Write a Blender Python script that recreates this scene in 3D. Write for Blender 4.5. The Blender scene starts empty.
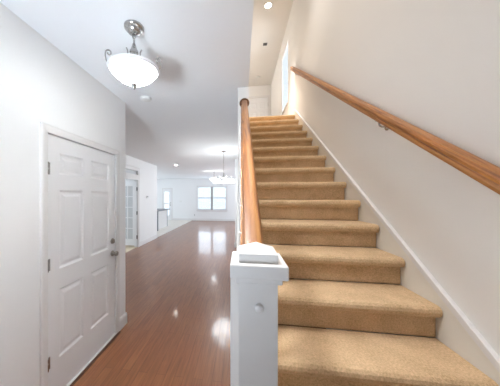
import bpy, bmesh, math, random
from mathutils import Vector, Matrix
random.seed(7)
S = bpy.context.scene
COL = S.collection
PI = math.pi

# ------------------------------------------------------------------ camera, world, big lights, exposure
cam = bpy.data.objects.new('camera', bpy.data.cameras.new('camera'))
COL.objects.link(cam)
cam.location = (0, 0, 1.579)
cam.rotation_euler = (PI / 2, 0, 0.1535)
cam.data.sensor_width = 36
cam.data.sensor_fit = 'HORIZONTAL'
cam.data.lens = 223.77 / 500 * 36
cam.data.shift_x = 0.0865
cam.data.shift_y = 0.0068
cam.data.clip_start = 0.02
S.camera = cam

S.view_settings.view_transform = 'Standard'
S.view_settings.look = 'None'
S.view_settings.gamma = 1
S.view_settings.use_curve_mapping = False
S.view_settings.exposure = 1.85

W = bpy.data.worlds.new('sky'); S.world = W
W.use_nodes = True
bg = W.node_tree.nodes['Background']
bg.inputs[0].default_value = (0.80, 0.90, 1.0, 1)
bg.inputs[1].default_value = 0.42

def area(name, loc, rot, sx, sy, power, col, spread=PI):
    d = bpy.data.lights.new(name, 'AREA')
    d.shape = 'RECTANGLE'; d.size = sx; d.size_y = sy
    d.energy = power; d.color = col; d.spread = spread
    o = bpy.data.objects.new(name, d); COL.objects.link(o)
    o.location = loc; o.rotation_euler = rot
    return o
COOL = (0.78, 0.89, 1.0); WARM = (1.0, 0.95, 0.89); SOFT = (1.0, 0.95, 0.90)
# daylight through the dining and stair windows; the other areas are added fill lights
area('fill_foyer_up', (-0.88, -1.97, 0.65), (PI / 2 + math.radians(31), 0, 0), 0.85, 0.8, 4.2, (0.76, 0.88, 1.0), math.radians(56))  # added fill aimed up at the foyer ceiling through a made-up low opening
area('daylight_dining', (-1.89, 14.75, 1.5), (-PI / 2, 0, 0), 1.9, 1.5, 16, COOL)
area('fill_kitchen', (-6.9, 11.3, 1.6), (0, -PI / 2, 0), 1.4, 3.0, 14, COOL)  # added fill from an unseen opening at the kitchen side
area('fill_dining_side', (2.9, 10.8, 1.3), (0, PI / 2 + math.radians(15), 0), 1.7, 5.0, 46, COOL)  # added fill through a made-up side opening, lifts the hall ceiling
area('fill_study', (-5.5, 5.0, 1.5), (0, -PI / 2, 0), 1.5, 3.0, 14, COOL)  # added fill inside the study, which has no window
area('daylight_stair', (1.75, 5.48, 4.3), (0, PI / 2, 0), 1.3, 0.8, 7, (0.95, 0.97, 1.0))

# ------------------------------------------------------------------ materials
def new_mat(name):
    m = bpy.data.materials.new(name); m.use_nodes = True
    nt = m.node_tree
    return m, nt, nt.nodes['Principled BSDF']
def lnk(nt, a, b): nt.links.new(a, b)
def coords(nt, scale=(1, 1, 1)):
    g = nt.nodes.new('ShaderNodeNewGeometry')
    mp = nt.nodes.new('ShaderNodeMapping'); mp.inputs['Scale'].default_value = scale
    lnk(nt, g.outputs['Position'], mp.inputs['Vector'])
    return mp.outputs['Vector']
def paint(name, col, rough=0.6, bump=0.06, scale=160, spec=0.3):
    m, nt, p = new_mat(name)
    v = coords(nt)
    n = nt.nodes.new('ShaderNodeTexNoise'); n.inputs['Scale'].default_value = scale; n.inputs['Detail'].default_value = 3
    lnk(nt, v, n.inputs['Vector'])
    b = nt.nodes.new('ShaderNodeBump'); b.inputs['Strength'].default_value = bump; b.inputs['Distance'].default_value = 0.002
    lnk(nt, n.outputs['Fac'], b.inputs['Height']); lnk(nt, b.outputs['Normal'], p.inputs['Normal'])
    n2 = nt.nodes.new('ShaderNodeTexNoise'); n2.inputs['Scale'].default_value = 1.3
    lnk(nt, v, n2.inputs['Vector'])
    mx = nt.nodes.new('ShaderNodeMix'); mx.data_type = 'RGBA'
    mx.inputs[6].default_value = (*[c * 0.985 for c in col], 1); mx.inputs[7].default_value = (*[min(1, c * 1.015) for c in col], 1)
    lnk(nt, n2.outputs['Fac'], mx.inputs[0]); lnk(nt, mx.outputs[2], p.inputs['Base Color'])
    p.inputs['Roughness'].default_value = rough
    p.inputs['Specular IOR Level'].default_value = spec
    return m
def metal(name, col, rough=0.3, metallic=1.0):
    m, nt, p = new_mat(name)
    v = coords(nt)
    n = nt.nodes.new('ShaderNodeTexNoise'); n.inputs['Scale'].default_value = 60
    lnk(nt, v, n.inputs['Vector'])
    r = nt.nodes.new('ShaderNodeMapRange'); r.inputs[3].default_value = rough * 0.85; r.inputs[4].default_value = rough * 1.15
    lnk(nt, n.outputs['Fac'], r.inputs[0]); lnk(nt, r.outputs[0], p.inputs['Roughness'])
    p.inputs['Base Color'].default_value = (*col, 1)
    p.inputs['Metallic'].default_value = metallic
    return m
def glow(name, col, e_col, strength):
    m, nt, p = new_mat(name)
    p.inputs['Base Color'].default_value = (*col, 1)
    p.inputs['Roughness'].default_value = 0.35
    p.inputs['Emission Strength'].default_value = strength * 0.8
    p.inputs['Emission Color'].default_value = (*e_col, 1)
    return m
def frosted(name, strength, trans):
    m, nt, p = new_mat(name)
    p.inputs['Base Color'].default_value = (0.9, 0.9, 0.89, 1); p.inputs['Roughness'].default_value = 0.3
    p.inputs['Emission Color'].default_value = (1.0, 0.985, 0.96, 1); p.inputs['Emission Strength'].default_value = strength
    t = nt.nodes.new('ShaderNodeBsdfTranslucent'); t.inputs[0].default_value = (0.97, 0.97, 0.96, 1)
    mx = nt.nodes.new('ShaderNodeMixShader'); mx.inputs[0].default_value = trans
    out = [n for n in nt.nodes if n.type == 'OUTPUT_MATERIAL'][0]
    lnk(nt, p.outputs[0], mx.inputs[1]); lnk(nt, t.outputs[0], mx.inputs[2]); lnk(nt, mx.outputs[0], out.inputs[0])
    return m
def glass_mat(name, tint, gloss=0.12):
    m = bpy.data.materials.new(name); m.use_nodes = True
    nt = m.node_tree; nt.nodes.clear()
    out = nt.nodes.new('ShaderNodeOutputMaterial')
    t = nt.nodes.new('ShaderNodeBsdfTransparent'); t.inputs[0].default_value = (*tint, 1)
    g = nt.nodes.new('ShaderNodeBsdfGlossy'); g.inputs['Roughness'].default_value = 0.02
    lw = nt.nodes.new('ShaderNodeLayerWeight'); lw.inputs['Blend'].default_value = 0.5
    pw = nt.nodes.new('ShaderNodeMath'); pw.operation = 'POWER'; pw.inputs[1].default_value = 4; lnk(nt, lw.outputs['Facing'], pw.inputs[0])
    fr = nt.nodes.new('ShaderNodeMapRange'); fr.inputs[3].default_value = 0.04; fr.inputs[4].default_value = 0.4; lnk(nt, pw.outputs[0], fr.inputs[0])
    mx = nt.nodes.new('ShaderNodeMixShader')
    lnk(nt, fr.outputs[0], mx.inputs[0]); lnk(nt, t.outputs[0], mx.inputs[1]); lnk(nt, g.outputs[0], mx.inputs[2])
    lnk(nt, mx.outputs[0], out.inputs[0])
    return m
def wood_floor():
    m, nt, p = new_mat('hardwood_planks')
    g = nt.nodes.new('ShaderNodeNewGeometry')
    sep = nt.nodes.new('ShaderNodeSeparateXYZ'); lnk(nt, g.outputs['Position'], sep.inputs[0])
    cb = nt.nodes.new('ShaderNodeCombineXYZ')
    lnk(nt, sep.outputs[1], cb.inputs[0]); lnk(nt, sep.outputs[0], cb.inputs[1])
    br = nt.nodes.new('ShaderNodeTexBrick')
    br.offset = 0.37; br.offset_frequency = 2; br.squash = 1
    br.inputs['Scale'].default_value = 1
    br.inputs['Brick Width'].default_value = 0.95; br.inputs['Row Height'].default_value = 0.083
    br.inputs['Mortar Size'].default_value = 0.0016; br.inputs['Mortar Smooth'].default_value = 0.3
    br.inputs['Color1'].default_value = (0.255, 0.098, 0.040, 1)
    br.inputs['Color2'].default_value = (0.30, 0.118, 0.048, 1)
    br.inputs['Mortar'].default_value = (0.15, 0.05, 0.022, 1)
    lnk(nt, cb.outputs[0], br.inputs['Vector'])
    mp = nt.nodes.new('ShaderNodeMapping'); mp.inputs['Scale'].default_value = (55, 3.2, 1)
    lnk(nt, g.outputs['Position'], mp.inputs['Vector'])
    n = nt.nodes.new('ShaderNodeTexNoise'); n.inputs['Scale'].default_value = 1; n.inputs['Detail'].default_value = 5; n.inputs['Distortion'].default_value = 0.6
    lnk(nt, mp.outputs[0], n.inputs['Vector'])
    mr = nt.nodes.new('ShaderNodeMapRange'); mr.inputs[1].default_value = 0.3; mr.inputs[2].default_value = 0.75; mr.inputs[3].default_value = 1.12; mr.inputs[4].default_value = 0.72
    lnk(nt, n.outputs['Fac'], mr.inputs[0])
    mx = nt.nodes.new('ShaderNodeMix'); mx.data_type = 'RGBA'; mx.blend_type = 'MULTIPLY'; mx.inputs[0].default_value = 1
    lnk(nt, br.outputs['Color'], mx.inputs[6]); lnk(nt, mr.outputs[0], mx.inputs[7])
    lnk(nt, mx.outputs[2], p.inputs['Base Color'])
    p.inputs['Roughness'].default_value = 0.3
    p.inputs['Specular IOR Level'].default_value = 0.22
    p.inputs['Coat Weight'].default_value = 0.42; p.inputs['Coat Roughness'].default_value = 0.09
    b = nt.nodes.new('ShaderNodeBump'); b.inputs['Strength'].default_value = 0.12; b.inputs['Distance'].default_value = 0.002; b.invert = True
    lnk(nt, br.outputs['Fac'], b.inputs['Height'])
    mp2 = nt.nodes.new('ShaderNodeMapping'); mp2.inputs['Scale'].default_value = (14, 1.0, 1)
    lnk(nt, g.outputs['Position'], mp2.inputs['Vector'])
    n2 = nt.nodes.new('ShaderNodeTexNoise'); n2.inputs['Scale'].default_value = 1; n2.inputs['Detail'].default_value = 2
    lnk(nt, mp2.outputs[0], n2.inputs['Vector'])
    b2 = nt.nodes.new('ShaderNodeBump'); b2.inputs['Strength'].default_value = 0.035; b2.inputs['Distance'].default_value = 0.01
    lnk(nt, n2.outputs['Fac'], b2.inputs['Height']); lnk(nt, b.outputs['Normal'], b2.inputs['Normal'])
    lnk(nt, b2.outputs['Normal'], p.inputs['Normal']); lnk(nt, b2.outputs['Normal'], p.inputs['Coat Normal'])
    return m
def carpet_mat(name, c1, c2):
    m, nt, p = new_mat(name)
    v = coords(nt)
    n = nt.nodes.new('ShaderNodeTexNoise'); n.inputs['Scale'].default_value = 120; n.inputs['Detail'].default_value = 5; n.inputs['Roughness'].default_value = 0.75
    lnk(nt, v, n.inputs['Vector'])
    n2 = nt.nodes.new('ShaderNodeTexNoise'); n2.inputs['Scale'].default_value = 9; n2.inputs['Detail'].default_value = 4
    lnk(nt, v, n2.inputs['Vector'])
    ad = nt.nodes.new('ShaderNodeMath'); ad.operation = 'MULTIPLY_ADD'; ad.inputs[1].default_value = 0.35
    lnk(nt, n2.outputs['Fac'], ad.inputs[0]); lnk(nt, n.outputs['Fac'], ad.inputs[2])
    mr = nt.nodes.new('ShaderNodeMapRange'); mr.inputs[1].default_value = 0.45; mr.inputs[2].default_value = 0.90
    lnk(nt, ad.outputs[0], mr.inputs[0])
    mx = nt.nodes.new('ShaderNodeMix'); mx.data_type = 'RGBA'
    mx.inputs[6].default_value = (*c1, 1); mx.inputs[7].default_value = (*c2, 1)
    lnk(nt, mr.outputs[0], mx.inputs[0]); lnk(nt, mx.outputs[2], p.inputs['Base Color'])
    b = nt.nodes.new('ShaderNodeBump'); b.inputs['Strength'].default_value = 0.7; b.inputs['Distance'].default_value = 0.006
    lnk(nt, n.outputs['Fac'], b.inputs['Height']); lnk(nt, b.outputs['Normal'], p.inputs['Normal'])
    p.inputs['Roughness'].default_value = 0.95
    p.inputs['Specular IOR Level'].default_value = 0.1
    p.inputs['Sheen Weight'].default_value = 0.35; p.inputs['Sheen Roughness'].default_value = 0.5
    p.inputs['Sheen Tint'].default_value = (1.0, 0.85, 0.62, 1)
    return m
def oak_mat(name, c1, c2, c3):
    m, nt, p = new_mat(name)
    tc = nt.nodes.new('ShaderNodeTexCoord')
    mp = nt.nodes.new('ShaderNodeMapping'); mp.inputs['Scale'].default_value = (38, 2.2, 38)
    lnk(nt, tc.outputs['Object'], mp.inputs['Vector'])
    n = nt.nodes.new('ShaderNodeTexNoise'); n.inputs['Scale'].default_value = 1.0; n.inputs['Detail'].default_value = 6; n.inputs['Distortion'].default_value = 1.2
    lnk(nt, mp.outputs[0], n.inputs['Vector'])
    cr = nt.nodes.new('ShaderNodeValToRGB')
    cr.color_ramp.elements[0].position = 0.30; cr.color_ramp.elements[0].color = (*c1, 1)
    cr.color_ramp.elements[1].position = 0.72; cr.color_ramp.elements[1].color = (*c3, 1)
    e = cr.color_ramp.elements.new(0.48); e.color = (*c2, 1)
    lnk(nt, n.outputs['Fac'], cr.inputs[0]); lnk(nt, cr.outputs[0], p.inputs['Base Color'])
    p.inputs['Roughness'].default_value = 0.42
    p.inputs['Coat Weight'].default_value = 0.12; p.inputs['Coat Roughness'].default_value = 0.15
    return m
def tile_mat():
    m, nt, p = new_mat('kitchen_tile')
    v = coords(nt)
    br = nt.nodes.new('ShaderNodeTexBrick'); br.offset = 0; br.inputs['Scale'].default_value = 1
    br.inputs['Brick Width'].default_value = 0.33; br.inputs['Row Height'].default_value = 0.33; br.inputs['Mortar Size'].default_value = 0.004
    br.inputs['Color1'].default_value = (0.74, 0.68, 0.60, 1); br.inputs['Color2'].default_value = (0.78, 0.72, 0.64, 1); br.inputs['Mortar'].default_value = (0.6, 0.55, 0.48, 1)
    lnk(nt, v, br.inputs['Vector']); lnk(nt, br.outputs['Color'], p.inputs['Base Color'])
    p.inputs['Roughness'].default_value = 0.3
    return m

M = dict(
    wall=paint('wall_paint', (0.87, 0.87, 0.87), 0.6),
    stairwall=paint('stair_wall_paint', (0.84, 0.82, 0.79), 0.65, 0.08),
    ceil=paint('ceiling_paint', (0.88, 0.90, 0.92), 0.85, 0.1, 90),
    trim=paint('white_trim_paint', (0.77, 0.755, 0.745), 0.36, 0.02, 60, 0.5),
    door=paint('white_door_paint', (0.84, 0.84, 0.85), 0.35, 0.03, 80, 0.5),
    floor=wood_floor(),
    tile=tile_mat(),
    carpet=carpet_mat('tan_stair_carpet', (0.44, 0.285, 0.150), (0.84, 0.61, 0.38)),
    study=carpet_mat('beige_study_carpet', (0.52, 0.43, 0.31), (0.68, 0.58, 0.45)),
    oak=oak_mat('honey_oak', (0.17, 0.055, 0.012), (0.37, 0.14, 0.032), (0.50, 0.225, 0.06)),
    nickel=metal('brushed_nickel', (0.46, 0.45, 0.44), 0.26),
    bronze=metal('dark_bronze', (0.30, 0.27, 0.24), 0.34),
    black=paint('black_metal', (0.03, 0.03, 0.03), 0.4),
    grey=paint('grey_laminate', (0.20, 0.21, 0.23), 0.4),
    plastic=paint('white_plastic', (0.82, 0.82, 0.80), 0.4, 0.02, 60),
    bowl=frosted('frosted_bowl_glass', 1.0, 0.75),
    rimglass=paint('bowl_rim_glass', (0.85, 0.86, 0.88), 0.2, 0.01, 40, 0.5),
    cream=paint('cream_skirt_paint', (0.80, 0.765, 0.69), 0.5),
    strip=paint('threshold_shadow', (0.10, 0.04, 0.02), 0.35, 0.05, 60, 0.4),  # dark tone for the shadow line at the door threshold
    dark=paint('darkened_front_wall', (0.42, 0.41, 0.40), 0.6),  # unseen front wall darkened to keep bounce light off the newel
    shade=glow('frosted_shade_glass', (0.9, 0.9, 0.9), (1.0, 0.98, 0.95), 1.0),
    can=glow('downlight_lens', (0.9, 0.9, 0.9), (1.0, 0.90, 0.78), 6.0),
    can_white=glow('downlight_lens_white', (0.9, 0.9, 0.9), (1.0, 0.97, 0.93), 30.0),
    glass=glass_mat('window_glass', (0.95, 0.97, 0.98)),
    doorglass=paint('frosted_door_glass', (0.60, 0.61, 0.62), 0.35, 0.01, 30, 0.5),
    blind=paint('white_blind_slat', (0.80, 0.84, 0.90), 0.5),
    shadecloth=paint('stair_blind', (0.82, 0.84, 0.86), 0.6),
    greyjamb=paint('grey_sill', (0.40, 0.39, 0.38), 0.6),
)

# ------------------------------------------------------------------ mesh helpers
def link(name, bm, mat, parent=None, smooth=False, bevel=0, seg=2):
    bmesh.ops.recalc_face_normals(bm, faces=bm.faces)
    me = bpy.data.meshes.new(name); bm.to_mesh(me); bm.free()
    me.materials.append(M[mat] if isinstance(mat, str) else mat)
    o = bpy.data.objects.new(name, me); COL.objects.link(o)
    if smooth:
        for f in me.polygons: f.use_smooth = True
        me.set_sharp_from_angle(angle=math.radians(38))
    if bevel:
        b = o.modifiers.new('bevel', 'BEVEL'); b.width = bevel; b.segments = seg; b.limit_method = 'ANGLE'; b.angle_limit = math.radians(40)
    if parent:
        o.parent = parent
        o.matrix_parent_inverse = Matrix.Translation(parent.location).inverted() if parent.type == 'EMPTY' else Matrix()
    return o
def box(bm, x0, x1, y0, y1, z0, z1):
    vs = [bm.verts.new(p) for p in ((x0, y0, z0), (x1, y0, z0), (x1, y1, z0), (x0, y1, z0), (x0, y0, z1), (x1, y0, z1), (x1, y1, z1), (x0, y1, z1))]
    for q in ((0, 3, 2, 1), (4, 5, 6, 7), (0, 1, 5, 4), (1, 2, 6, 5), (2, 3, 7, 6), (3, 0, 4, 7)):
        bm.faces.new([vs[i] for i in q])
def boxes(*bs):
    bm = bmesh.new()
    for b in bs: box(bm, *b)
    return bm
def prism_x(bm, poly, x0, x1):      # poly in (y, z)
    a = [bm.verts.new((x0, y, z)) for y, z in poly]; b = [bm.verts.new((x1, y, z)) for y, z in poly]
    n = len(poly)
    bm.faces.new(a); bm.faces.new(b[::-1])
    for i in range(n): bm.faces.new([a[i], a[(i + 1) % n], b[(i + 1) % n], b[i]])
def prism_z(bm, poly, z0, z1):      # poly in (x, y)
    a = [bm.verts.new((x, y, z0)) for x, y in poly]; b = [bm.verts.new((x, y, z1)) for x, y in poly]
    n = len(poly)
    bm.faces.new(a[::-1]); bm.faces.new(b)
    for i in range(n): bm.faces.new([a[i], a[(i + 1) % n], b[(i + 1) % n], b[i]])
def lathe(bm, prof, c=(0, 0, 0), n=32, axis='z', closed=True):
    rings = []
    for r, h in prof:
        ring = []
        for i in range(n):
            t = 2 * PI * i / n
            a, b = r * math.cos(t), r * math.sin(t)
            p = {'z': (a, b, h), 'x': (h, a, b), 'y': (a, h, b)}[axis]
            ring.append(bm.verts.new((p[0] + c[0], p[1] + c[1], p[2] + c[2])))
        rings.append(ring)
    for k in range(len(rings) - 1):
        for i in range(n):
            j = (i + 1) % n
            bm.faces.new([rings[k][i], rings[k][j], rings[k + 1][j], rings[k + 1][i]])
    if closed:
        bm.faces.new(rings[0]); bm.faces.new(rings[-1])
def tube(bm, pts, rad, n=10, cap=True):
    pts = [Vector(p) for p in pts]
    rad = rad if isinstance(rad, (list, tuple)) else [rad] * len(pts)
    rings = []
    up = None
    for i, p in enumerate(pts):
        d = (pts[min(i + 1, len(pts) - 1)] - pts[max(i - 1, 0)]).normalized()
        if up is None:
            up = d.orthogonal().normalized()
        else:
            up = (up - d * up.dot(d)).normalized()
        s = d.cross(up)
        rings.append([bm.verts.new(p + rad[i] * (math.cos(2 * PI * k / n) * up + math.sin(2 * PI * k / n) * s)) for k in range(n)])
    for a, b in zip(rings, rings[1:]):
        for k in range(n):
            bm.faces.new([a[k], a[(k + 1) % n], b[(k + 1) % n], b[k]])
    if cap:
        bm.faces.new(rings[0][::-1]); bm.faces.new(rings[-1])
def sweep(bm, prof, a, b):          # profile (sideways x, up) swept from a to b in a vertical plane, plumb-cut square to the run
    a, b = Vector(a), Vector(b); d = (b - a).normalized()
    side = Vector((1, 0, 0)); up = side.cross(d)
    r = [[bm.verts.new(p + side * u + up * v) for u, v in prof] for p in (a, b)]
    n = len(prof)
    for k in range(n): bm.faces.new([r[0][k], r[0][(k + 1) % n], r[1][(k + 1) % n], r[1][k]])
    bm.faces.new(r[0][::-1]); bm.faces.new(r[1])
def empty(name, loc, label=None, cat=None, group=None, kind=None):
    o = bpy.data.objects.new(name, None); COL.objects.link(o); o.location = loc; o.empty_display_size = 0.1
    return tag(o, label, cat, group, kind)
def tag(o, label=None, cat=None, group=None, kind=None):
    if label: o['label'] = label
    if cat: o['category'] = cat
    if group: o['group'] = group
    if kind: o['kind'] = kind
    return o
def struct(name, bm, mat, label, cat, **k):
    return tag(link(name, bm, mat, **k), label, cat, kind='structure')

# ------------------------------------------------------------------ dimensions
XL = -1.424          # foyer left wall
CL = 2.74            # first-floor ceiling
XH = -3.18           # hall left wall
YF = 14.4            # far wall
R = 1.0              # stair right wall
UC = 5.39            # upper ceiling
SX0, SX1 = -0.036, 0.073   # wall on the left of the stairs
YP = 2.42            # where that wall starts at floor level
H1, RISE, RUN, Z1 = 3.097, 0.1723, 0.2554, 4.3305
D0, D1, DH = 1.458, 2.372, 2.05     # entry door
YU = 7.9             # upper far wall

# ------------------------------------------------------------------ floors
struct('floor', boxes((XL - 0.12, 1.12, -2.0, 2.594, -0.1, 0), (XH - 0.02, 1.12, 2.594, 7.4, -0.1, 0), (XH - 0.02, 3.2, 7.4, YF + 0.12, -0.1, 0)), 'floor',
       'glossy reddish brown hardwood plank floor of the foyer and hall', 'floor')
struct('floor_kitchen', boxes((-6.7, XH - 0.02, 8.15, YF + 0.12, -0.1, 0.002)), 'tile', 'pale tiled kitchen floor at the left rear beside the hardwood', 'floor')
struct('floor_study', boxes((-5.6, XH - 0.02, 2.474, 8.15, -0.1, 0.006)), 'study', 'beige carpet of the side room behind the open glazed door', 'floor')

# ------------------------------------------------------------------ walls
struct('wall_left', boxes((XL - 0.12, XL, -2.0, D0 - 0.004, 0, CL), (XL - 0.12, XL, D1 + 0.004, 2.594, 0, CL), (XL - 0.12, XL, D0 - 0.004, D1 + 0.004, DH + 0.004, CL),
                          (XH - 0.12, XL - 0.12, 2.474, 2.594, 0, CL)), 'wall', 'white painted left wall of the foyer around the panelled door', 'wall')
TO0, TO1 = 5.745, 6.556
struct('wall_hall', boxes((XH - 0.12, XH, 2.594, TO0, 0, CL), (XH - 0.12, XH, TO1, 8.15, 0, CL), (XH - 0.12, XH, TO0, TO1, 2.085, 2.235), (XH - 0.12, XH, TO0, TO1, 2.365, CL)), 'wall',
       'white left wall further down the hall around the glazed door', 'wall')
struct('wall_study', boxes((-5.72, -5.6, 2.474, 8.15, 0, CL), (-5.6, XH - 0.12, 8.03, 8.15, 0, CL), (-5.6, XH - 0.12, 2.354, 2.474, 0, CL)), 'wall', 'white walls of the side room seen past the glazed door', 'wall')
FX0, FX1, FZ0, FZ1 = -5.19, -4.60, 0.0, 2.06       # far door opening
WX0, WX1, WZ0, WZ1 = -2.82, -0.96, 0.70, 2.20      # far window opening
struct('wall_back', boxes((-6.7, FX0, YF, YF + 0.12, 0, CL), (FX1, WX0, YF, YF + 0.12, 0, CL), (WX1, 3.2, YF, YF + 0.12, 0, CL), (FX0, FX1, YF, YF + 0.12, FZ1, CL),
                          (WX0, WX1, YF, YF + 0.12, 0, WZ0), (WX0, WX1, YF, YF + 0.12, WZ1, CL)), 'wall', 'white far wall with the wide window and the rear glass door', 'wall')
struct('wall_kitchen', boxes((-6.82, -6.7, 8.15, 9.7, 0, CL), (-6.82, -6.7, 12.9, YF, 0, CL), (-6.82, -6.7, 9.7, 12.9, 0, 0.9), (-6.82, -6.7, 9.7, 12.9, 2.3, CL)), 'wall', 'white outer wall of the kitchen at the left rear', 'wall')
struct('wall_stair', boxes((SX0, SX1, YP, 7.0, 0, CL), (SX0, SX1, -0.4, YP, CL + 0.1, UC), (SX0, SX1, YP, 5.0, CL, UC), (SX0, SX1, 5.0, 7.0, CL, 3.0)), 'stairwall', 'narrow white wall edge to the left of the stairs where the oak rail ends', 'wall')
struct('wall_dining', boxes((-0.19, SX1, 7.0, 7.4, 0, CL), (SX1, 3.2, 7.28, 7.4, 0, CL), (3.2, 3.32, 7.28, 8.1, 0, CL), (3.2, 3.32, 13.5, YF + 0.12, 0, CL), (3.2, 3.32, 8.1, 13.5, 0, 0.35), (3.2, 3.32, 8.1, 13.5, 2.3, CL)), 'wall', 'white wall corner at the right end of the far dining room', 'wall')
UW0, UW1, UWZ0, UWZ1 = 5.08, 5.88, 3.62, 5.02       # stair window opening
struct('wall_right', boxes((R, R + 0.04, -2.0, UW0, 0, UC), (R, R + 0.04, UW1, YU + 0.1, 0, UC), (R, R + 0.04, UW0, UW1, 0, UWZ0), (R, R + 0.04, UW0, UW1, UWZ1, UC)), 'stairwall',
       'tall warm white wall on the right of the carpeted stairs', 'wall')
struct('wall_front', boxes((XL - 0.12, -1.32, -2.12, -2.0, 0, CL), (-0.42, R + 0.12, -2.12, -2.0, 0, CL), (-1.32, -0.42, -2.12, -2.0, 1.1, CL), (-1.32, -0.42, -2.12, -2.0, 0, 0.25)), 'dark',
       'grey front wall of the foyer behind the viewer, darkened to cut bounce light', 'wall')  # kept dark to cut bounce; low opening made up for the foyer fill
UD0, UD1, UDZ = 0.22, 0.90, 4.98                    # upper door opening
struct('wall_stairwell', boxes((SX0, R, -0.5, -0.4, CL, UC)), 'stairwall', 'upper front wall of the stairwell above the viewer', 'wall')
struct('wall_landing', boxes((-1.7, SX0, 4.9, 5.0, H1 - 0.002, UC), (-1.8, -1.7, 4.9, YU + 0.1, H1 - 0.002, UC)), 'stairwall', 'white side walls of the landing upstairs', 'wall')
struct('wall_upper', boxes((-1.7, UD0, YU, YU + 0.1, H1, UC), (UD1, R, YU, YU + 0.1, H1, UC), (UD0, UD1, YU, YU + 0.1, UDZ, UC)), 'stairwall', 'white end wall of the landing at the top of the stairs', 'wall')
# ------------------------------------------------------------------ ceilings
struct('ceiling', boxes((XL - 0.12, SX1, -2.0, 2.42, CL, CL + 0.1), (SX1, R, -2.0, -0.4, CL, CL + 0.1), (-6.82, SX0, 2.42, YF + 0.12, CL, CL + 0.1), (SX0, 3.32, 7.28, YF + 0.12, CL, CL + 0.1)), 'ceil',
       'white first floor ceiling over the foyer and hall', 'ceiling')
struct('ceiling_upper', boxes((SX0, R + 0.04, -0.5, 4.9, UC, UC + 0.1), (-1.8, R + 0.04, 4.9, YU + 0.1, UC, UC + 0.1)), 'stairwall', 'high white ceiling above the stairwell', 'ceiling')
struct('floor_upper', boxes((SX1, R, Z1 + 0.2, 5.0, H1 - 0.25, H1 - 0.002), (-1.7, R, 5.0, YU, H1 - 0.095, H1 - 0.002)), 'carpet', 'tan carpeted landing floor at the top of the stairs', 'floor')

# ------------------------------------------------------------------ baseboards
def base_poly(): return [(0, 0), (0.016, 0), (0.016, 0.095), (0.010, 0.118), (0.006, 0.130), (0, 0.134)]
def baseboard(name, segs, label):
    bm = bmesh.new()
    for ax, c, sg, a, b in segs:
        pr = base_poly()
        if ax == 'x':      # board on a wall at x = c, running along y
            A = [bm.verts.new((c + sg * u, a, v)) for u, v in pr]; B = [bm.verts.new((c + sg * u, b, v)) for u, v in pr]
        else:
            A = [bm.verts.new((a, c + sg * u, v)) for u, v in pr]; B = [bm.verts.new((b, c + sg * u, v)) for u, v in pr]
        n = len(pr)
        for i in range(n): bm.faces.new([A[i], A[(i + 1) % n], B[(i + 1) % n], B[i]])
        bm.faces.new(A); bm.faces.new(B[::-1])
    return struct(name, bm, 'trim', label, 'baseboard')
baseboard('baseboard_left', [('x', XL, 1, -2.0, D0 - 0.064), ('x', XL, 1, D1 + 0.064, 2.61), ('y', 2.594, 1, XH, XL + 0.016)], 'white baseboard along the foyer wall beside the panelled door')
baseboard('baseboard_hall', [('x', XH, 1, 2.62, TO0 - 0.09), ('x', XH, 1, TO1 + 0.10, 8.166), ('y', 8.15, 1, -5.6, XH + 0.016)], 'white baseboard along the hall left wall past the glazed door')
baseboard('baseboard_back', [('y', YF, -1, -6.7, FX0 - 0.08), ('y', YF, -1, FX1 + 0.08, 3.2)], 'white baseboard along the far wall under the window')
baseboard('baseboard_stair', [('x', SX0, -1, YP, 7.0), ('x', -0.19, -1, 7.0, 7.4), ('y', YP, -1, SX0 - 0.016, -0.034), ('y', 7.0, -1, -0.19 - 0.016, SX0 - 0.016)], 'white baseboard along the wall beside the stairs')

# ------------------------------------------------------------------ entry door (door_1)
def panel_face(bm, y0, y1, z0, z1, ys, zs, x, sgn, axis='x', depth=0.010):
    """slab face with raised panels; ys, zs: lists of (a, b) panel spans"""
    def P(u, w, d):
        return (x + sgn * d, u, w) if axis == 'x' else (u, x + sgn * d, w)
    ucuts = sorted({y0, y1, *[v for s in ys for v in s]}); wcuts = sorted({z0, z1, *[v for s in zs for v in s]})
    for i in range(len(ucuts) - 1):
        for j in range(len(wcuts) - 1):
            a, b, c, d = ucuts[i], ucuts[i + 1], wcuts[j], wcuts[j + 1]
            if (a, b) in ys and (c, d) in zs:
                prev = None
                for ins, dep in ((0, 0), (0.014, -depth), (0.026, -depth), (0.052, -0.002)):
                    ring = [bm.verts.new(P(u, w, dep)) for u, w in ((a + ins, c + ins), (b - ins, c + ins), (b - ins, d - ins), (a + ins, d - ins))]
                    if prev:
                        for k in range(4): bm.faces.new([prev[k], prev[(k + 1) % 4], ring[(k + 1) % 4], ring[k]])
                    prev = ring
                bm.faces.new(prev)
            else:
                bm.faces.new([bm.verts.new(P(u, w, 0)) for u, w in ((a, c), (b, c), (b, d), (a, d))])
def slab(y0, y1, z0, z1, x, thick, ys, zs, sgn=1, axis='x'):
    bm = bmesh.new()
    panel_face(bm, y0, y1, z0, z1, ys, zs, x, sgn, axis)
    bmesh.ops.remove_doubles(bm, verts=bm.verts, dist=1e-5)
    xb = x - sgn * thick
    def P(u, w, d): return (d, u, w) if axis == 'x' else (u, d, w)
    f = [bm.verts.new(P(u, w, x)) for u, w in ((y0, z0), (y1, z0), (y1, z1), (y0, z1))]
    b = [bm.verts.new(P(u, w, xb)) for u, w in ((y0, z0), (y1, z0), (y1, z1), (y0, z1))]
    bm.faces.new(b)
    for k in range(4): bm.faces.new([f[k], f[(k + 1) % 4], b[(k + 1) % 4], b[k]])
    bmesh.ops.remove_doubles(bm, verts=bm.verts, dist=1e-5)
    return bm
d1 = empty('door_1', (XL - 0.03, (D0 + D1) / 2, 0), 'white six-panel foyer door with dark knob and three hinges', 'door', kind='structure')
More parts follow.
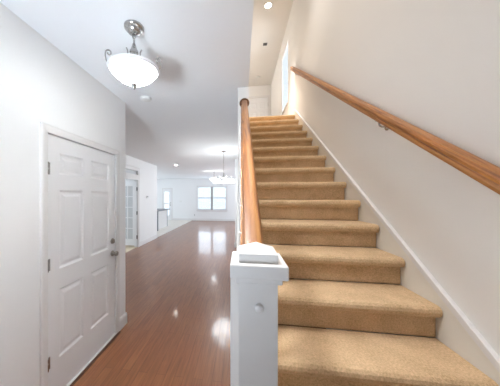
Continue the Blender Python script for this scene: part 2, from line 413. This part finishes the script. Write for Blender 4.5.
ys = [(D0 + 0.120, D0 + 0.395), (D0 + 0.500, D0 + 0.790)]
zs = [(0.300, 0.845), (1.005, 1.630), (1.755, 1.925)]
link('door_panel', slab(D0 + 0.003, D1 - 0.003, 0.018, DH - 0.003, XL - 0.006, 0.04, ys, zs), 'door', d1)
CW = 0.060
def casing_bm(y0, y1, z1, x, w, t=0.018):
    bm = bmesh.new()
    pr = [(0, 0), (0, t * 0.6), (w * 0.2, t * 0.75), (w * 0.65, t), (w * 0.9, t), (w, t * 0.7), (w, 0)]   # (away from opening, out of wall)
    path = [((y0, 0), (-1, 0)), ((y0, z1), (-1, 1)), ((y1, z1), (1, 1)), ((y1, 0), (1, 0))]
    rings = [[bm.verts.new((x + o, p[0] + q[0] * u, p[1] + q[1] * u)) for u, o in pr] for p, q in path]
    n = len(pr)
    for a, b in zip(rings, rings[1:]):
        for k in range(n): bm.faces.new([a[k], a[(k + 1) % n], b[(k + 1) % n], b[k]])
    bm.faces.new(rings[0]); bm.faces.new(rings[-1][::-1])
    return bm
link('door_casing', casing_bm(D0 - 0.002, D1 + 0.002, DH + 0.002, XL, CW), 'trim', d1)
link('door_jamb', boxes((XL - 0.12, XL - 0.048, D0 - 0.003, D0 + 0.012, 0, DH), (XL - 0.12, XL - 0.048, D1 - 0.012, D1 + 0.003, 0, DH), (XL - 0.12, XL - 0.048, D0, D1, DH - 0.012, DH + 0.003)), 'trim', d1)
link('threshold', boxes((XL - 0.12, XL + 0.012, D0 + 0.001, D1 - 0.001, 0.0, 0.014)), 'trim', d1, bevel=0.003)
for hz in (1.789, 1.063, 0.325):
    bm = boxes((XL - 0.005, XL - 0.001, D0 + 0.003, D0 + 0.030, hz - 0.045, hz + 0.045))
    tube(bm, [(XL + 0.007, D0 + 0.001, hz - 0.047), (XL + 0.007, D0 + 0.001, hz + 0.047)], 0.0075, 10)
    link('hinge', bm, 'nickel', d1)
bm = bmesh.new()
lathe(bm, [(0.029, XL - 0.007), (0.032, XL - 0.002), (0.030, XL + 0.008), (0.019, XL + 0.013), (0.014, XL + 0.026), (0.026, XL + 0.036), (0.029, XL + 0.050), (0.024, XL + 0.060), (0.008, XL + 0.064)], (0, 2.312, 0.943), 24, 'x')
kn = link('door_knob', bm, 'bronze', d1, smooth=True); kn['label'] = 'dark bronze round knob'
bm = bmesh.new()
lathe(bm, [(0.030, XL - 0.007), (0.031, XL + 0.001), (0.027, XL + 0.010), (0.013, XL + 0.012)], (0, 2.312, 1.080), 24, 'x')
box(bm, XL + 0.011, XL + 0.026, 2.308, 2.316, 1.064, 1.096)
link('deadbolt', bm, 'bronze', d1, smooth=True)['label'] = 'dark bronze deadbolt turn'

struct('shadow_strip_1', boxes((XL + 0.013, XL + 0.040, D0 - 0.05, D1 + 0.05, 0.0, 0.008)), 'strip', 'dark strip on the floor along the foyer door, drawing the threshold shadow', 'trim', bevel=0.002)  # dark strip standing in for the shadow along the threshold
# ------------------------------------------------------------------ staircase
st = empty('staircase', (0.5, 2.0, 0), 'tan carpeted staircase with white newel, white balusters and oak left rail', 'staircase')
def step_poly(k):
    yn, z = Z1 - (k - 1) * RUN, H1 - (k - 1) * RISE
    rb = yn + 0.042
    p = [(rb, z - RISE), (rb, z - 0.060)]
    for a in range(0, 7):            # rounded nosing
        t = -PI / 2 - a * PI / 6
        p.append((yn + 0.030 + 0.030 * math.cos(t), z - 0.030 + 0.030 * math.sin(t)))
    # back edge
    back = yn + RUN + 0.044 if k > 1 else yn + 0.40
    p += [(back, z), (back, z - RISE)]
    return p
for k in range(1, 19):
    yn = Z1 - (k - 1) * RUN
    x0 = SX1 if yn > YP - 0.26 else -0.003
    bm = bmesh.new()
    if yn < YP and yn + RUN > YP:
        x0 = SX1
    prism_x(bm, step_poly(k), x0 + 0.001, 0.983)
    link('step', bm, 'carpet', st, bevel=0.006)
# filler so that the treads in front of the pier run to the open side
bm = bmesh.new()
for k in range(8, 10):
    yn = Z1 - (k - 1) * RUN
    if yn < YP and yn > YP - 0.27:
        z = H1 - (k - 1) * RISE
        box(bm, -0.002, SX1 + 0.001, yn + 0.03, YP, z - RISE, z - 0.001)
link('tread_return', bm, 'carpet', st)
# skirt boards
def nl(y): return H1 - (Z1 - y) * RISE / RUN
bm = bmesh.new()
prism_x(bm, [(-0.10, 0.0), (-0.10, nl(-0.10) + 0.038), (Z1 + 0.06, nl(Z1 + 0.06) + 0.038), (Z1 + 0.06, nl(Z1) - 0.2), (0.35, 0.0)], 0.985, 0.9995)
sk = link('skirt_board', bm, 'cream', st, bevel=0.002)
bm = bmesh.new()
a = Vector((0, -0.10, nl(-0.10) + 0.038)); b = Vector((0, Z1 + 0.06, nl(Z1 + 0.06) + 0.038))
prism_x(bm, [(a.y, a.z), (b.y, b.z), (b.y - 0.016, b.z + 0.026), (a.y - 0.016, a.z + 0.026)], 0.976, 0.9995)
link('skirt_cap', bm, 'trim', sk, bevel=0.003)
# open-side stringer wall under the left ends of the treads
bm = bmesh.new()
prism_x(bm, [(0.03, 0), (0.03, nl(0.03) - 0.05), (YP - 0.001, nl(YP) - 0.05), (YP - 0.001, 0)], -0.034, -0.003)
link('stringer', bm, 'trim', st)
# newel post
bm = bmesh.new()
prism_z(bm, [(-0.006, 0.520), (0.081, 0.520), (0.081, 0.610), (-0.026, 0.610), (-0.026, 0.545)], 0.0, 1.385)
nw = link('newel_post', bm, 'trim', st, bevel=0.0015)
bm = bmesh.new()
box(bm, -0.025, 0.101, 0.500, 0.626, 1.396, 1.427)
box(bm, -0.014, 0.090, 0.511, 0.616, 1.382, 1.397)
link('cap_flange', bm, 'trim', nw, bevel=0.003)
bm = bmesh.new()
box(bm, -0.006, 0.082, 0.520, 0.608, 1.426, 1.447)
v = [bm.verts.new(p) for p in ((-0.006, 0.520, 1.447), (0.082, 0.520, 1.447), (0.082, 0.608, 1.447), (-0.006, 0.608, 1.447), (0.036, 0.564, 1.467))]
for i in range(4): bm.faces.new([v[i], v[(i + 1) % 4], v[4]])
link('cap_pyramid', bm, 'trim', nw, bevel=0.001)
bm = bmesh.new()
lathe(bm, [(0.0105, 0.521), (0.0105, 0.5175), (0.008, 0.5135), (0.003, 0.512)], (0.039, 0, 1.326), 20, 'y')
link('screw_plug', bm, 'trim', nw, smooth=True)
# left oak rail
RA, RB = Vector((0.032, 0.612, 1.415)), Vector((0.032, YP - 0.014, 2.568))
rail_prof = [(-0.035, -0.031), (0.020, -0.031), (0.023, -0.018), (0.018, -0.008), (0.027, 0.002), (0.029, 0.014), (0.022, 0.027), (0.010, 0.031), (-0.010, 0.031), (-0.022, 0.027), (-0.029, 0.014), (-0.027, 0.002), (-0.020, -0.008), (-0.035, -0.019)]
bm = bmesh.new(); sweep(bm, rail_prof, (0, -(RB - RA).length / 2, 0), (0, (RB - RA).length / 2, 0))
hr = link('handrail', bm, 'oak', None, smooth=True)
hr.location = (RA + RB) / 2; hr.rotation_euler = (math.atan2(RB.z - RA.z, RB.y - RA.y), 0, 0)
hr.parent = st; hr.matrix_parent_inverse = Matrix.Translation(st.location).inverted()
bm = bmesh.new()
lathe(bm, [(0.052, YP - 0.0005), (0.052, YP - 0.010), (0.046, YP - 0.016), (0.030, YP - 0.018)], (0.032, 0, 2.572), 28, 'y')
link('rail_rosette', bm, oak_mat('dark_oak', (0.10, 0.04, 0.015), (0.15, 0.06, 0.022), (0.2, 0.085, 0.03)), st, smooth=True)['label'] = 'dark round rosette at the rail end'
# balusters
for i in range(13):
    y = 0.735 + i * RUN / 2
    if y > YP - 0.08: break
    kk = math.ceil((Z1 - y) / RUN) + 1
    zt = H1 - (kk - 1) * RISE
    zr = RA.z + (y - RA.y) * (RB.z - RA.z) / (RB.y - RA.y) - 0.030
    bm = bmesh.new()
    prism_z(bm, [(-0.009, y - 0.018), (0.028, y - 0.018), (0.028, y + 0.018), (-0.009, y + 0.018)], zt, zr)
    link('baluster', bm, 'trim', st, bevel=0.002)

# ------------------------------------------------------------------ right wall rail
wr = empty('wall_handrail', (0.95, 2.7, 2.0), 'long honey oak handrail fixed to the right stair wall', 'handrail')
A, B = Vector((0.945, -0.30, 0.755)), Vector((0.945, 4.44, 4.010))
prof = [(-0.022, -0.030), (0.022, -0.030), (0.025, -0.016), (0.019, -0.006), (0.030, 0.004), (0.032, 0.016), (0.024, 0.029), (0.010, 0.033), (-0.010, 0.033), (-0.024, 0.029), (-0.032, 0.016), (-0.030, 0.004), (-0.019, -0.006), (-0.025, -0.016)]
L = (B - A).length
bm = bmesh.new(); sweep(bm, prof, (0, -L / 2, 0), (0, L / 2, 0))
o = link('rail', bm, 'oak', None, smooth=True)
o.location = (A + B) / 2; o.rotation_euler = (math.atan2(B.z - A.z, B.y - A.y), 0, 0)
o.parent = wr; o.matrix_parent_inverse = Matrix.Translation(wr.location).inverted()
for y in (0.35, 1.72, 4.15):
    z = A.z + (y - A.y) * (B.z - A.z) / (B.y - A.y) - 0.036
    bm = bmesh.new()
    lathe(bm, [(0.026, 0.9995), (0.026, 0.995), (0.020, 0.990), (0.008, 0.988)], (0, y, z - 0.045), 20, 'x')
    tube(bm, [(0.992, y, z - 0.045), (0.965, y, z - 0.045), (0.950, y, z - 0.036), (0.945, y, z - 0.015), (0.945, y, z - 0.001)], 0.006, 10)
    box(bm, 0.933, 0.957, y - 0.020, y + 0.020, z - 0.001, z + 0.003)
    link('rail_bracket', bm, 'nickel', wr, smooth=True)

# ------------------------------------------------------------------ foyer pendant
pc = (-0.727, 1.439)
pe = empty('pendant_light', (pc[0], pc[1], 2.74), 'frosted glass bowl pendant with nickel scroll arms hanging from the foyer ceiling', 'ceiling light')
bm = bmesh.new(); lathe(bm, [(0.066, 2.7395), (0.066, 2.730), (0.060, 2.722), (0.048, 2.716), (0.044, 2.704), (0.034, 2.694), (0.016, 2.689), (0.008, 2.684)], (*pc, 0), 32)
link('canopy', bm, 'nickel', pe, smooth=True)
bm = bmesh.new()
tube(bm, [(pc[0] + 0.011 * math.cos(t), pc[1], 2.675 + 0.016 * math.sin(t)) for t in [i * PI / 8 for i in range(17)]], 0.0035, 8)
tube(bm, [(pc[0], pc[1] + 0.010 * math.cos(t), 2.652 + 0.014 * math.sin(t)) for t in [i * PI / 8 for i in range(17)]], 0.0035, 8)
lathe(bm, [(0.007, 2.648), (0.007, 2.630), (0.012, 2.618), (0.020, 2.588), (0.029, 2.572), (0.030, 2.558), (0.014, 2.550), (0.009, 2.448)], (*pc, 0), 20)
link('stem', bm, 'nickel', pe, smooth=True)
outer = [(0.157, 2.434), (0.150, 2.428), (0.144, 2.422), (0.139, 2.417), (0.131, 2.408), (0.120, 2.398), (0.105, 2.386), (0.088, 2.375), (0.068, 2.365), (0.045, 2.357), (0.022, 2.352), (0.010, 2.351)]
bm = bmesh.new(); lathe(bm, outer, (*pc, 0), 48, closed=False)
gb = link('glass_bowl', bm, 'bowl', pe, smooth=True)
bm = bmesh.new(); lathe(bm, [(0.156, 2.4335), (0.163, 2.438), (0.170, 2.4425), (0.173, 2.447), (0.170, 2.4515), (0.165, 2.4505), (0.158, 2.442), (0.155, 2.438), (0.156, 2.4335)], (*pc, 0), 48, closed=False)
link('bowl_rim', bm, 'rimglass', gb, smooth=True)
bm = bmesh.new(); lathe(bm, [(0.004, 2.356), (0.022, 2.351), (0.024, 2.343), (0.014, 2.335), (0.012, 2.322), (0.004, 2.312)], (*pc, 0), 20)
link('finial', bm, 'nickel', pe, smooth=True)
bm = bmesh.new(); lathe(bm, [(0.150, 2.434), (0.150, 2.437), (0.10, 2.444), (0.02, 2.450)], (*pc, 0), 40); link('bowl_light_block', bm, 'plastic', pe, smooth=True)  # added disc closing the bowl top to keep light off the ceiling
for ang in (0.42, PI + 0.42):
    # S arm: inner curl beside the hub, low run above the bowl, outer scroll over the rim
    path = [(0.050, 2.590), (0.042, 2.572), (0.040, 2.545), (0.052, 2.500), (0.080, 2.468), (0.120, 2.458), (0.150, 2.460), (0.168, 2.470), (0.178, 2.490), (0.182, 2.512)]
    for i in range(15):
        t = -0.1 + i * 0.46
        rr = 0.024 * (1 - i * 0.05)
        path.append((0.160 + rr * math.cos(t) * 0.9, 2.535 + rr * math.sin(t)))
    pts = [(pc[0] + r * math.cos(ang), pc[1] + r * math.sin(ang), z) for r, z in path]
    bm = bmesh.new(); tube(bm, pts, 0.0048, 8)
    link('scroll_arm', bm, 'nickel', pe, smooth=True)
def point(name, loc, power, col, rad=0.05, spot=None):
    d = bpy.data.lights.new(name, 'SPOT' if spot else 'POINT'); d.energy = power; d.color = col; d.shadow_soft_size = rad
    if spot: d.spot_size = spot; d.spot_blend = 0.9
    o = bpy.data.objects.new(name, d); COL.objects.link(o); o.location = loc
    return o
point('pendant_bulb', (pc[0], pc[1], 2.392), 24, (0.90, 0.96, 1.0), 0.06)

# ------------------------------------------------------------------ dining chandelier
cc = (-0.446, 5.723)
ch = empty('chandelier', (cc[0], cc[1], 2.74), 'nickel chandelier with frosted glass shades on a long rod in the hall', 'chandelier')
bm = bmesh.new(); lathe(bm, [(0.062, 2.7395), (0.062, 2.725), (0.040, 2.715), (0.010, 2.708)], (*cc, 0), 24); link('canopy', bm, 'nickel', ch, smooth=True)
bm = bmesh.new(); lathe(bm, [(0.006, 2.715), (0.006, 2.19), (0.016, 2.18), (0.018, 2.11), (0.030, 2.09), (0.034, 2.06), (0.020, 2.03), (0.006, 2.00)], (*cc, 0), 20); link('rod', bm, 'nickel', ch, smooth=True)
for i in range(5):
    t = 2 * PI * i / 5 + 0.25
    def pt(r, z): return (cc[0] + r * math.cos(t), cc[1] + r * math.sin(t), z)
    bm = bmesh.new()
    tube(bm, [pt(0.02, 2.08), pt(0.06, 2.055), pt(0.11, 2.055), pt(0.15, 2.085), pt(0.18, 2.105), pt(0.20, 2.10), pt(0.212, 2.075), pt(0.212, 2.03)], 0.0065, 8)
    lathe(bm, [(0.012, 2.05), (0.026, 2.04), (0.030, 2.02)], pt(0.212, 0), 16)
    ar = link('arm', bm, 'nickel', ch, smooth=True)
    bm = bmesh.new()
    pr = [(0.028, 2.024), (0.050, 2.012), (0.068, 1.985), (0.078, 1.955), (0.084, 1.925)]
    lathe(bm, pr + [(r - 0.004, z - 0.0005) for r, z in pr[::-1]], pt(0.212, 0), 24)
    link('lamp_shade', bm, 'shade', ar, smooth=True)
point('chandelier_bulbs', (cc[0], cc[1], 1.88), 14, (0.9, 0.96, 1.0), 0.30)

# ------------------------------------------------------------------ semi-flush light further back
sc = (-1.24, 10.2)
sf = empty('ceiling_light', (sc[0], sc[1], 2.74), 'small frosted ceiling light on a short stem behind the chandelier', 'ceiling light')
bm = bmesh.new(); lathe(bm, [(0.07, 2.7395), (0.07, 2.715), (0.012, 2.70), (0.012, 2.46), (0.05, 2.44), (0.02, 2.43)], (*sc, 0), 20); link('stem', bm, 'nickel', sf, smooth=True)
bm = bmesh.new(); lathe(bm, [(0.20, 2.40), (0.19, 2.36), (0.15, 2.31), (0.08, 2.275), (0.02, 2.265), (0.02, 2.275), (0.14, 2.32), (0.185, 2.40)], (*sc, 0), 28); link('glass_bowl', bm, 'shade', sf, smooth=True)
bm = bmesh.new()
for t in (0.3, 0.3 + 2 * PI / 3, 0.3 + 4 * PI / 3):
    tube(bm, [(sc[0] + 0.03 * math.cos(t), sc[1] + 0.03 * math.sin(t), 2.44), (sc[0] + 0.12 * math.cos(t), sc[1] + 0.12 * math.sin(t), 2.43), (sc[0] + 0.19 * math.cos(t), sc[1] + 0.19 * math.sin(t), 2.398)], 0.006, 8)
link('holder', bm, 'nickel', sf, smooth=True)
point('ceiling_light_bulb', (sc[0], sc[1], 2.2), 1.5, (0.9, 0.96, 1.0), 0.12)

# ------------------------------------------------------------------ downlights, detectors, vent
def downlight(x, y, z, label, mat, r=0.075):
    e = empty('recessed_light', (x, y, z), label, 'ceiling light')
    bm = bmesh.new(); lathe(bm, [(r * 0.72, z - 0.0005), (r * 0.72, z - 0.004), (r * 0.95, z - 0.008), (r, z - 0.003), (r, z - 0.0005)], (x, y, 0), 32, closed=False); link('trim_ring', bm, 'plastic', e, smooth=True)
    bm = bmesh.new(); lathe(bm, [(r * 0.72, z - 0.0015), (r * 0.70, z - 0.005), (r * 0.3, z - 0.006)], (x, y, 0), 32); link('lens', bm, mat, e, smooth=True)
downlight(-2.389, 8.005, CL, 'small round recessed light in the hall ceiling near the far room', 'can_white')
downlight(0.529, 4.60, UC, 'glowing round recessed light in the high ceiling above the stairs', 'can', 0.085)
downlight(-0.40, 0.80, CL, 'added fill light in the foyer ceiling in front of the pendant', 'can_white')
point('fill_foyer_down', (-0.40, 0.80, CL - 0.03), 22, (0.96, 0.98, 1.0), 0.07, spot=math.radians(118))  # unseen downlight added to lift the lower left wall and door
for yy in (1.1, 2.9):
    downlight(0.36, yy, UC, 'added fill light in the stairwell ceiling nearer the foot of the stairs' if yy < 2 else 'added fill light in the stairwell ceiling halfway up the stairs', 'can', 0.085)
    point('stair_spot', (0.36, yy, UC - 0.03), 52 if yy < 2 else 28, (1.0, 0.94, 0.88), 0.08, spot=math.radians(95))  # unseen spots added to light the treads and stair wall
point('fill_landing', (-0.75, 6.5, 5.0), 9, (1.0, 0.97, 0.94), 0.1)  # unseen light added to brighten the landing end wall
sp = point('stair_spot', (0.529, 4.60, UC - 0.03), 140, WARM, 0.06, spot=math.radians(47))
def detector(x, y, z, label, r=0.062):
    e = empty('smoke_detector', (x, y, z), label, 'smoke detector')
    bm = bmesh.new(); lathe(bm, [(r, z - 0.0005), (r, z - 0.014), (r * 0.9, z - 0.024), (r * 0.6, z - 0.030), (r * 0.2, z - 0.031)], (x, y, 0), 32); link('housing', bm, 'plastic', e, smooth=True)
    bm = bmesh.new(); lathe(bm, [(r * 0.5, z - 0.030), (r * 0.45, z - 0.034), (r * 0.1, z - 0.035)], (x, y, 0), 24); link('sensor_grille', bm, 'plastic', e, smooth=True)
detector(-1.112, 2.50, CL, 'round white smoke detector on the foyer ceiling behind the pendant', 0.062)
detector(0.531, 7.3, UC, 'round white smoke detector on the high ceiling near the landing end')
vt = empty('ceiling_vent', (0.586, 5.75, UC), 'small dark square vent in the high stairwell ceiling', 'vent')
link('vent_frame', boxes((0.526, 0.646, 5.69, 5.81, UC - 0.008, UC - 0.0005)), 'plastic', vt, bevel=0.002)
bm = boxes((0.536, 0.636, 5.70, 5.80, UC - 0.010, UC - 0.0081))
link('vent_grille', bm, 'black', vt)
bm = bmesh.new()
for i in range(5): box(bm, 0.536, 0.636, 5.706 + i * 0.02, 5.711 + i * 0.02, UC - 0.014, UC - 0.0101)
link('slat', bm, 'grey', vt)

# ------------------------------------------------------------------ glazed side door (door_2) with transom
d2 = empty('door_2', (XH - 0.06, 6.54, 0), 'white glazed side door standing open with three dark hinges', 'door', kind='structure')
LX1, LX0 = -3.200, -3.985; YD = 6.512
st_w = 0.135
cells = []
lx0, lx1, lz0, lz1 = LX0 + st_w, LX1 - st_w, 0.255, 1.90
nc, nr, mb = 3, 5, 0.024
bm = boxes((LX0, lx0, YD, YD + 0.036, 0.055, 2.05), (lx1, LX1, YD, YD + 0.036, 0.055, 2.05), (lx0, lx1, YD, YD + 0.036, 0.055, lz0), (lx0, lx1, YD, YD + 0.036, lz1, 2.05))
for i in range(1, nc):
    x = lx0 + (lx1 - lx0) * i / nc; box(bm, x - mb / 2, x + mb / 2, YD + 0.004, YD + 0.032, lz0, lz1)
for j in range(1, nr):
    z = lz0 + (lz1 - lz0) * j / nr; box(bm, lx0, lx1, YD + 0.005, YD + 0.031, z - mb / 2, z + mb / 2)
lf = link('door_leaf', bm, 'door', d2)
link('glass', boxes((lx0, lx1, YD + 0.015, YD + 0.021, lz0, lz1)), 'doorglass', lf)
for hz in (1.808, 1.064, 0.321):
    bm = boxes((LX1 - 0.004, LX1 + 0.022, YD - 0.003, YD - 0.0005, hz - 0.05, hz + 0.05))
    tube(bm, [(LX1 + 0.008, YD - 0.009, hz - 0.055), (LX1 + 0.008, YD - 0.009, hz + 0.055)], 0.012, 10)
    link('hinge', bm, 'black', d2)
link('door_casing', casing_bm(TO0 - 0.002, TO1 + 0.002, 2.375, XH, 0.095), 'trim', d2)
link('header', boxes((XH + 0.0005, XH + 0.024, TO0 + 0.0, TO1, 2.078, 2.242)), 'trim', d2, bevel=0.003)
link('door_jamb', boxes((XH - 0.12, XH, TO1 - 0.003, TO1 + 0.0, 0, 2.085), (XH - 0.12, XH, TO0, TO0 + 0.015, 0, 2.085)), 'trim', d2)
link('transom_glass', boxes((XH - 0.07, XH - 0.062, TO0, TO1, 2.236, 2.364)), 'doorglass', d2)
# thermostat
th = empty('thermostat', (XH, 7.23, 1.558), 'small white thermostat on the hall wall right of the glazed door', 'thermostat')
link('housing', boxes((XH + 0.0005, XH + 0.024, 7.165, 7.295, 1.515, 1.605)), 'plastic', th, bevel=0.004)
link('display', boxes((XH + 0.0241, XH + 0.0255, 7.19, 7.27, 1.55, 1.59)), 'grey', th)

# ------------------------------------------------------------------ far door (door_3)
d3 = empty('door_3', ((FX0 + FX1) / 2, YF + 0.06, 0), 'narrow white rear door with a tall glass pane', 'door', kind='structure')
gx0, gx1, gz0, gz1 = -5.12, -4.77, 0.30, 1.90
link('door_leaf', boxes((FX0, gx0, YF + 0.02, YF + 0.06, 0.01, FZ1), (gx1, FX1, YF + 0.02, YF + 0.06, 0.01, FZ1), (gx0, gx1, YF + 0.02, YF + 0.06, 0.01, gz0), (gx0, gx1, YF + 0.02, YF + 0.06, gz1, FZ1), (gx0, gx1, YF + 0.025, YF + 0.05, 1.06, 1.13)), 'door', d3)
link('glass', boxes((gx0, gx1, YF + 0.035, YF + 0.041, gz0, gz1)), 'glass', d3)
link('door_casing', boxes((FX0 - 0.075, FX0, YF - 0.018, YF - 0.0005, 0, FZ1 + 0.08), (FX1, FX1 + 0.075, YF - 0.018, YF - 0.0005, 0, FZ1 + 0.08), (FX0, FX1, YF - 0.018, YF - 0.0005, FZ1, FZ1 + 0.08)), 'trim', d3)
bm = bmesh.new(); lathe(bm, [(0.032, YF + 0.019), (0.03, YF + 0.01), (0.014, YF + 0.0), (0.03, YF - 0.02), (0.03, YF - 0.04), (0.012, YF - 0.05)], (-4.67, 0, 1.0), 16, 'y')
lathe(bm, [(0.03, YF + 0.019), (0.03, YF + 0.005), (0.012, YF - 0.004)], (-4.67, 0, 1.14), 16, 'y')
link('door_knob', bm, 'bronze', d3, smooth=True)

# ------------------------------------------------------------------ far window (window_1)
w1 = empty('window_1', ((WX0 + WX1) / 2, YF + 0.05, WZ0), 'wide white twin sash window on the far wall', 'window', kind='structure')
wm = (WX0 + WX1) / 2; zm = 1.46
bm = boxes((WX0, WX0 + 0.05, YF + 0.05, YF + 0.10, WZ0, WZ1), (WX1 - 0.05, WX1, YF + 0.05, YF + 0.10, WZ0, WZ1), (WX0, WX1, YF + 0.05, YF + 0.10, WZ0, WZ0 + 0.05), (WX0, WX1, YF + 0.05, YF + 0.10, WZ1 - 0.05, WZ1))
link('window_frame', bm, 'trim', w1)
link('mullion', boxes((wm - 0.07, wm + 0.07, YF + 0.03, YF + 0.11, WZ0 + 0.0, WZ1)), 'greyjamb', w1)
link('meeting_rail', boxes((WX0 + 0.05, wm - 0.07, YF + 0.06, YF + 0.09, zm - 0.035, zm + 0.035), (wm + 0.07, WX1 - 0.05, YF + 0.06, YF + 0.09, zm - 0.035, zm + 0.035)), 'greyjamb', w1)
for a, b in ((WX0 + 0.05, wm - 0.07), (wm + 0.07, WX1 - 0.05)):
    link('pane', boxes((a, b, YF + 0.082, YF + 0.087, WZ0 + 0.05, WZ1 - 0.05)), 'glass', w1)
link('window_casing', boxes((WX0 - 0.07, WX0, YF - 0.018, YF - 0.0005, WZ0 - 0.02, WZ1 + 0.07), (WX1, WX1 + 0.07, YF - 0.018, YF - 0.0005, WZ0 - 0.02, WZ1 + 0.07), (WX0, WX1, YF - 0.018, YF - 0.0005, WZ1, WZ1 + 0.07)), 'trim', w1)
link('window_sill', boxes((WX0 - 0.10, WX1 + 0.10, YF - 0.05, YF + 0.05, WZ0 - 0.03, WZ0), (WX0 - 0.07, WX1 + 0.07, YF - 0.018, YF - 0.0005, WZ0 - 0.11, WZ0 - 0.03)), 'trim', w1)
for nm, a, b in (('left', WX0 + 0.01, wm - 0.075), ('right', wm + 0.075, WX1 - 0.01)):
    e = empty('window_blind', ((a + b) / 2, YF + 0.03, WZ1), 'white slatted blind over the %s sash of the far window' % nm, 'blind', 'blinds on the far window')
    link('headrail', boxes((a, b, YF + 0.008, YF + 0.045, WZ1 - 0.04, WZ1 - 0.001)), 'blind', e)
    bm = bmesh.new()
    z = WZ0 + 0.06
    while z < WZ1 - 0.06:
        prism_x(bm, [(YF + 0.008, z + 0.020), (YF + 0.010, z + 0.022), (YF + 0.042, z - 0.010), (YF + 0.040, z - 0.012)], a, b)
        z += 0.085
    link('slats', bm, 'blind', e)
    link('bottom_rail', boxes((a, b, YF + 0.012, YF + 0.04, WZ0 + 0.004, WZ0 + 0.022)), 'blind', e)
ol = empty('wall_outlet', (-3.034, YF, 0.357), 'small white outlet low on the far wall left of the window', 'outlet')
link('cover_plate', boxes((-3.07, -2.998, YF - 0.008, YF - 0.0005, 0.30, 0.415)), 'plastic', ol)
link('socket', boxes((-3.052, -3.016, YF - 0.0095, YF - 0.0081, 0.318, 0.350), (-3.052, -3.016, YF - 0.0095, YF - 0.0081, 0.365, 0.397)), 'grey', ol)
ls = empty('light_switch', (-3.981, YF, 1.25), 'white switch plate on the far wall right of the rear door', 'switch')
link('cover_plate', boxes((-4.06, -3.90, YF - 0.008, YF - 0.0005, 1.19, 1.31)), 'plastic', ls)
for tx in (-4.03, -3.95):
    link('toggle', boxes((tx, tx + 0.02, YF - 0.018, YF - 0.0081, 1.24, 1.27)), 'plastic', ls)

# ------------------------------------------------------------------ kitchen peninsula
ki = empty('kitchen_counter', (-4.2, 10.6, 0), 'white kitchen counter with grey ends standing beyond the hall', 'counter')
link('cabinet_body', boxes((-4.50, -3.90, 9.80, 11.40, 0.002, 0.885)), 'trim', ki)
link('end_post', boxes((-3.905, -3.76, 9.70, 9.80, 0.002, 0.885)), 'grey', ki)
link('end_post', boxes((-4.20, -3.90, 11.40, 11.50, 0.002, 0.885)), 'grey', ki)
link('countertop', boxes((-4.55, -3.76, 9.66, 11.52, 0.885, 0.925)), 'grey', ki, bevel=0.004)

# ------------------------------------------------------------------ stair window (window_2)
w2 = empty('window_2', (R + 0.06, (UW0 + UW1) / 2, UWZ0), 'tall bright window high on the right stair wall', 'window', kind='structure')
link('window_frame', boxes((R + 0.008, R + 0.036, UW0, UW0 + 0.04, UWZ0, UWZ1), (R + 0.008, R + 0.036, UW1 - 0.04, UW1, UWZ0, UWZ1), (R + 0.008, R + 0.036, UW0, UW1, UWZ0, UWZ0 + 0.04), (R + 0.008, R + 0.036, UW0, UW1, UWZ1 - 0.04, UWZ1)), 'trim', w2)
link('pane', boxes((R + 0.018, R + 0.022, UW0 + 0.04, UW1 - 0.04, UWZ0 + 0.04, UWZ1 - 0.04)), 'glass', w2)
link('window_sill', boxes((R - 0.02, R + 0.008, UW0 - 0.03, UW1 + 0.03, UWZ0 - 0.025, UWZ0)), 'trim', w2)

# ------------------------------------------------------------------ upper door (door_4)
d4 = empty('door_4', ((UD0 + UD1) / 2, YU + 0.03, H1), 'white panelled door at the end of the upstairs landing', 'door', kind='structure')
link('door_panel', slab(UD0 + 0.003, UD1 - 0.003, H1 + 0.01, UDZ - 0.003, YU + 0.012, 0.04, [(UD0 + 0.1, UD0 + 0.30), (UD0 + 0.38, UD0 + 0.58)], [(H1 + 0.2, H1 + 0.75), (H1 + 0.9, H1 + 1.40), (H1 + 1.50, H1 + 1.72)], -1, 'y'), 'door', d4)
link('door_casing', boxes((UD0 - 0.06, UD0, YU - 0.018, YU - 0.0005, H1, UDZ + 0.06), (UD1, UD1 + 0.06, YU - 0.018, YU - 0.0005, H1, UDZ + 0.06), (UD0, UD1, YU - 0.018, YU - 0.0005, UDZ, UDZ + 0.06)), 'trim', d4)
bm = boxes((UD1 - 0.004, UD1 + 0.004, YU - 0.024, YU - 0.0181, 4.66, 4.78)); link('hinge', bm, 'nickel', d4)
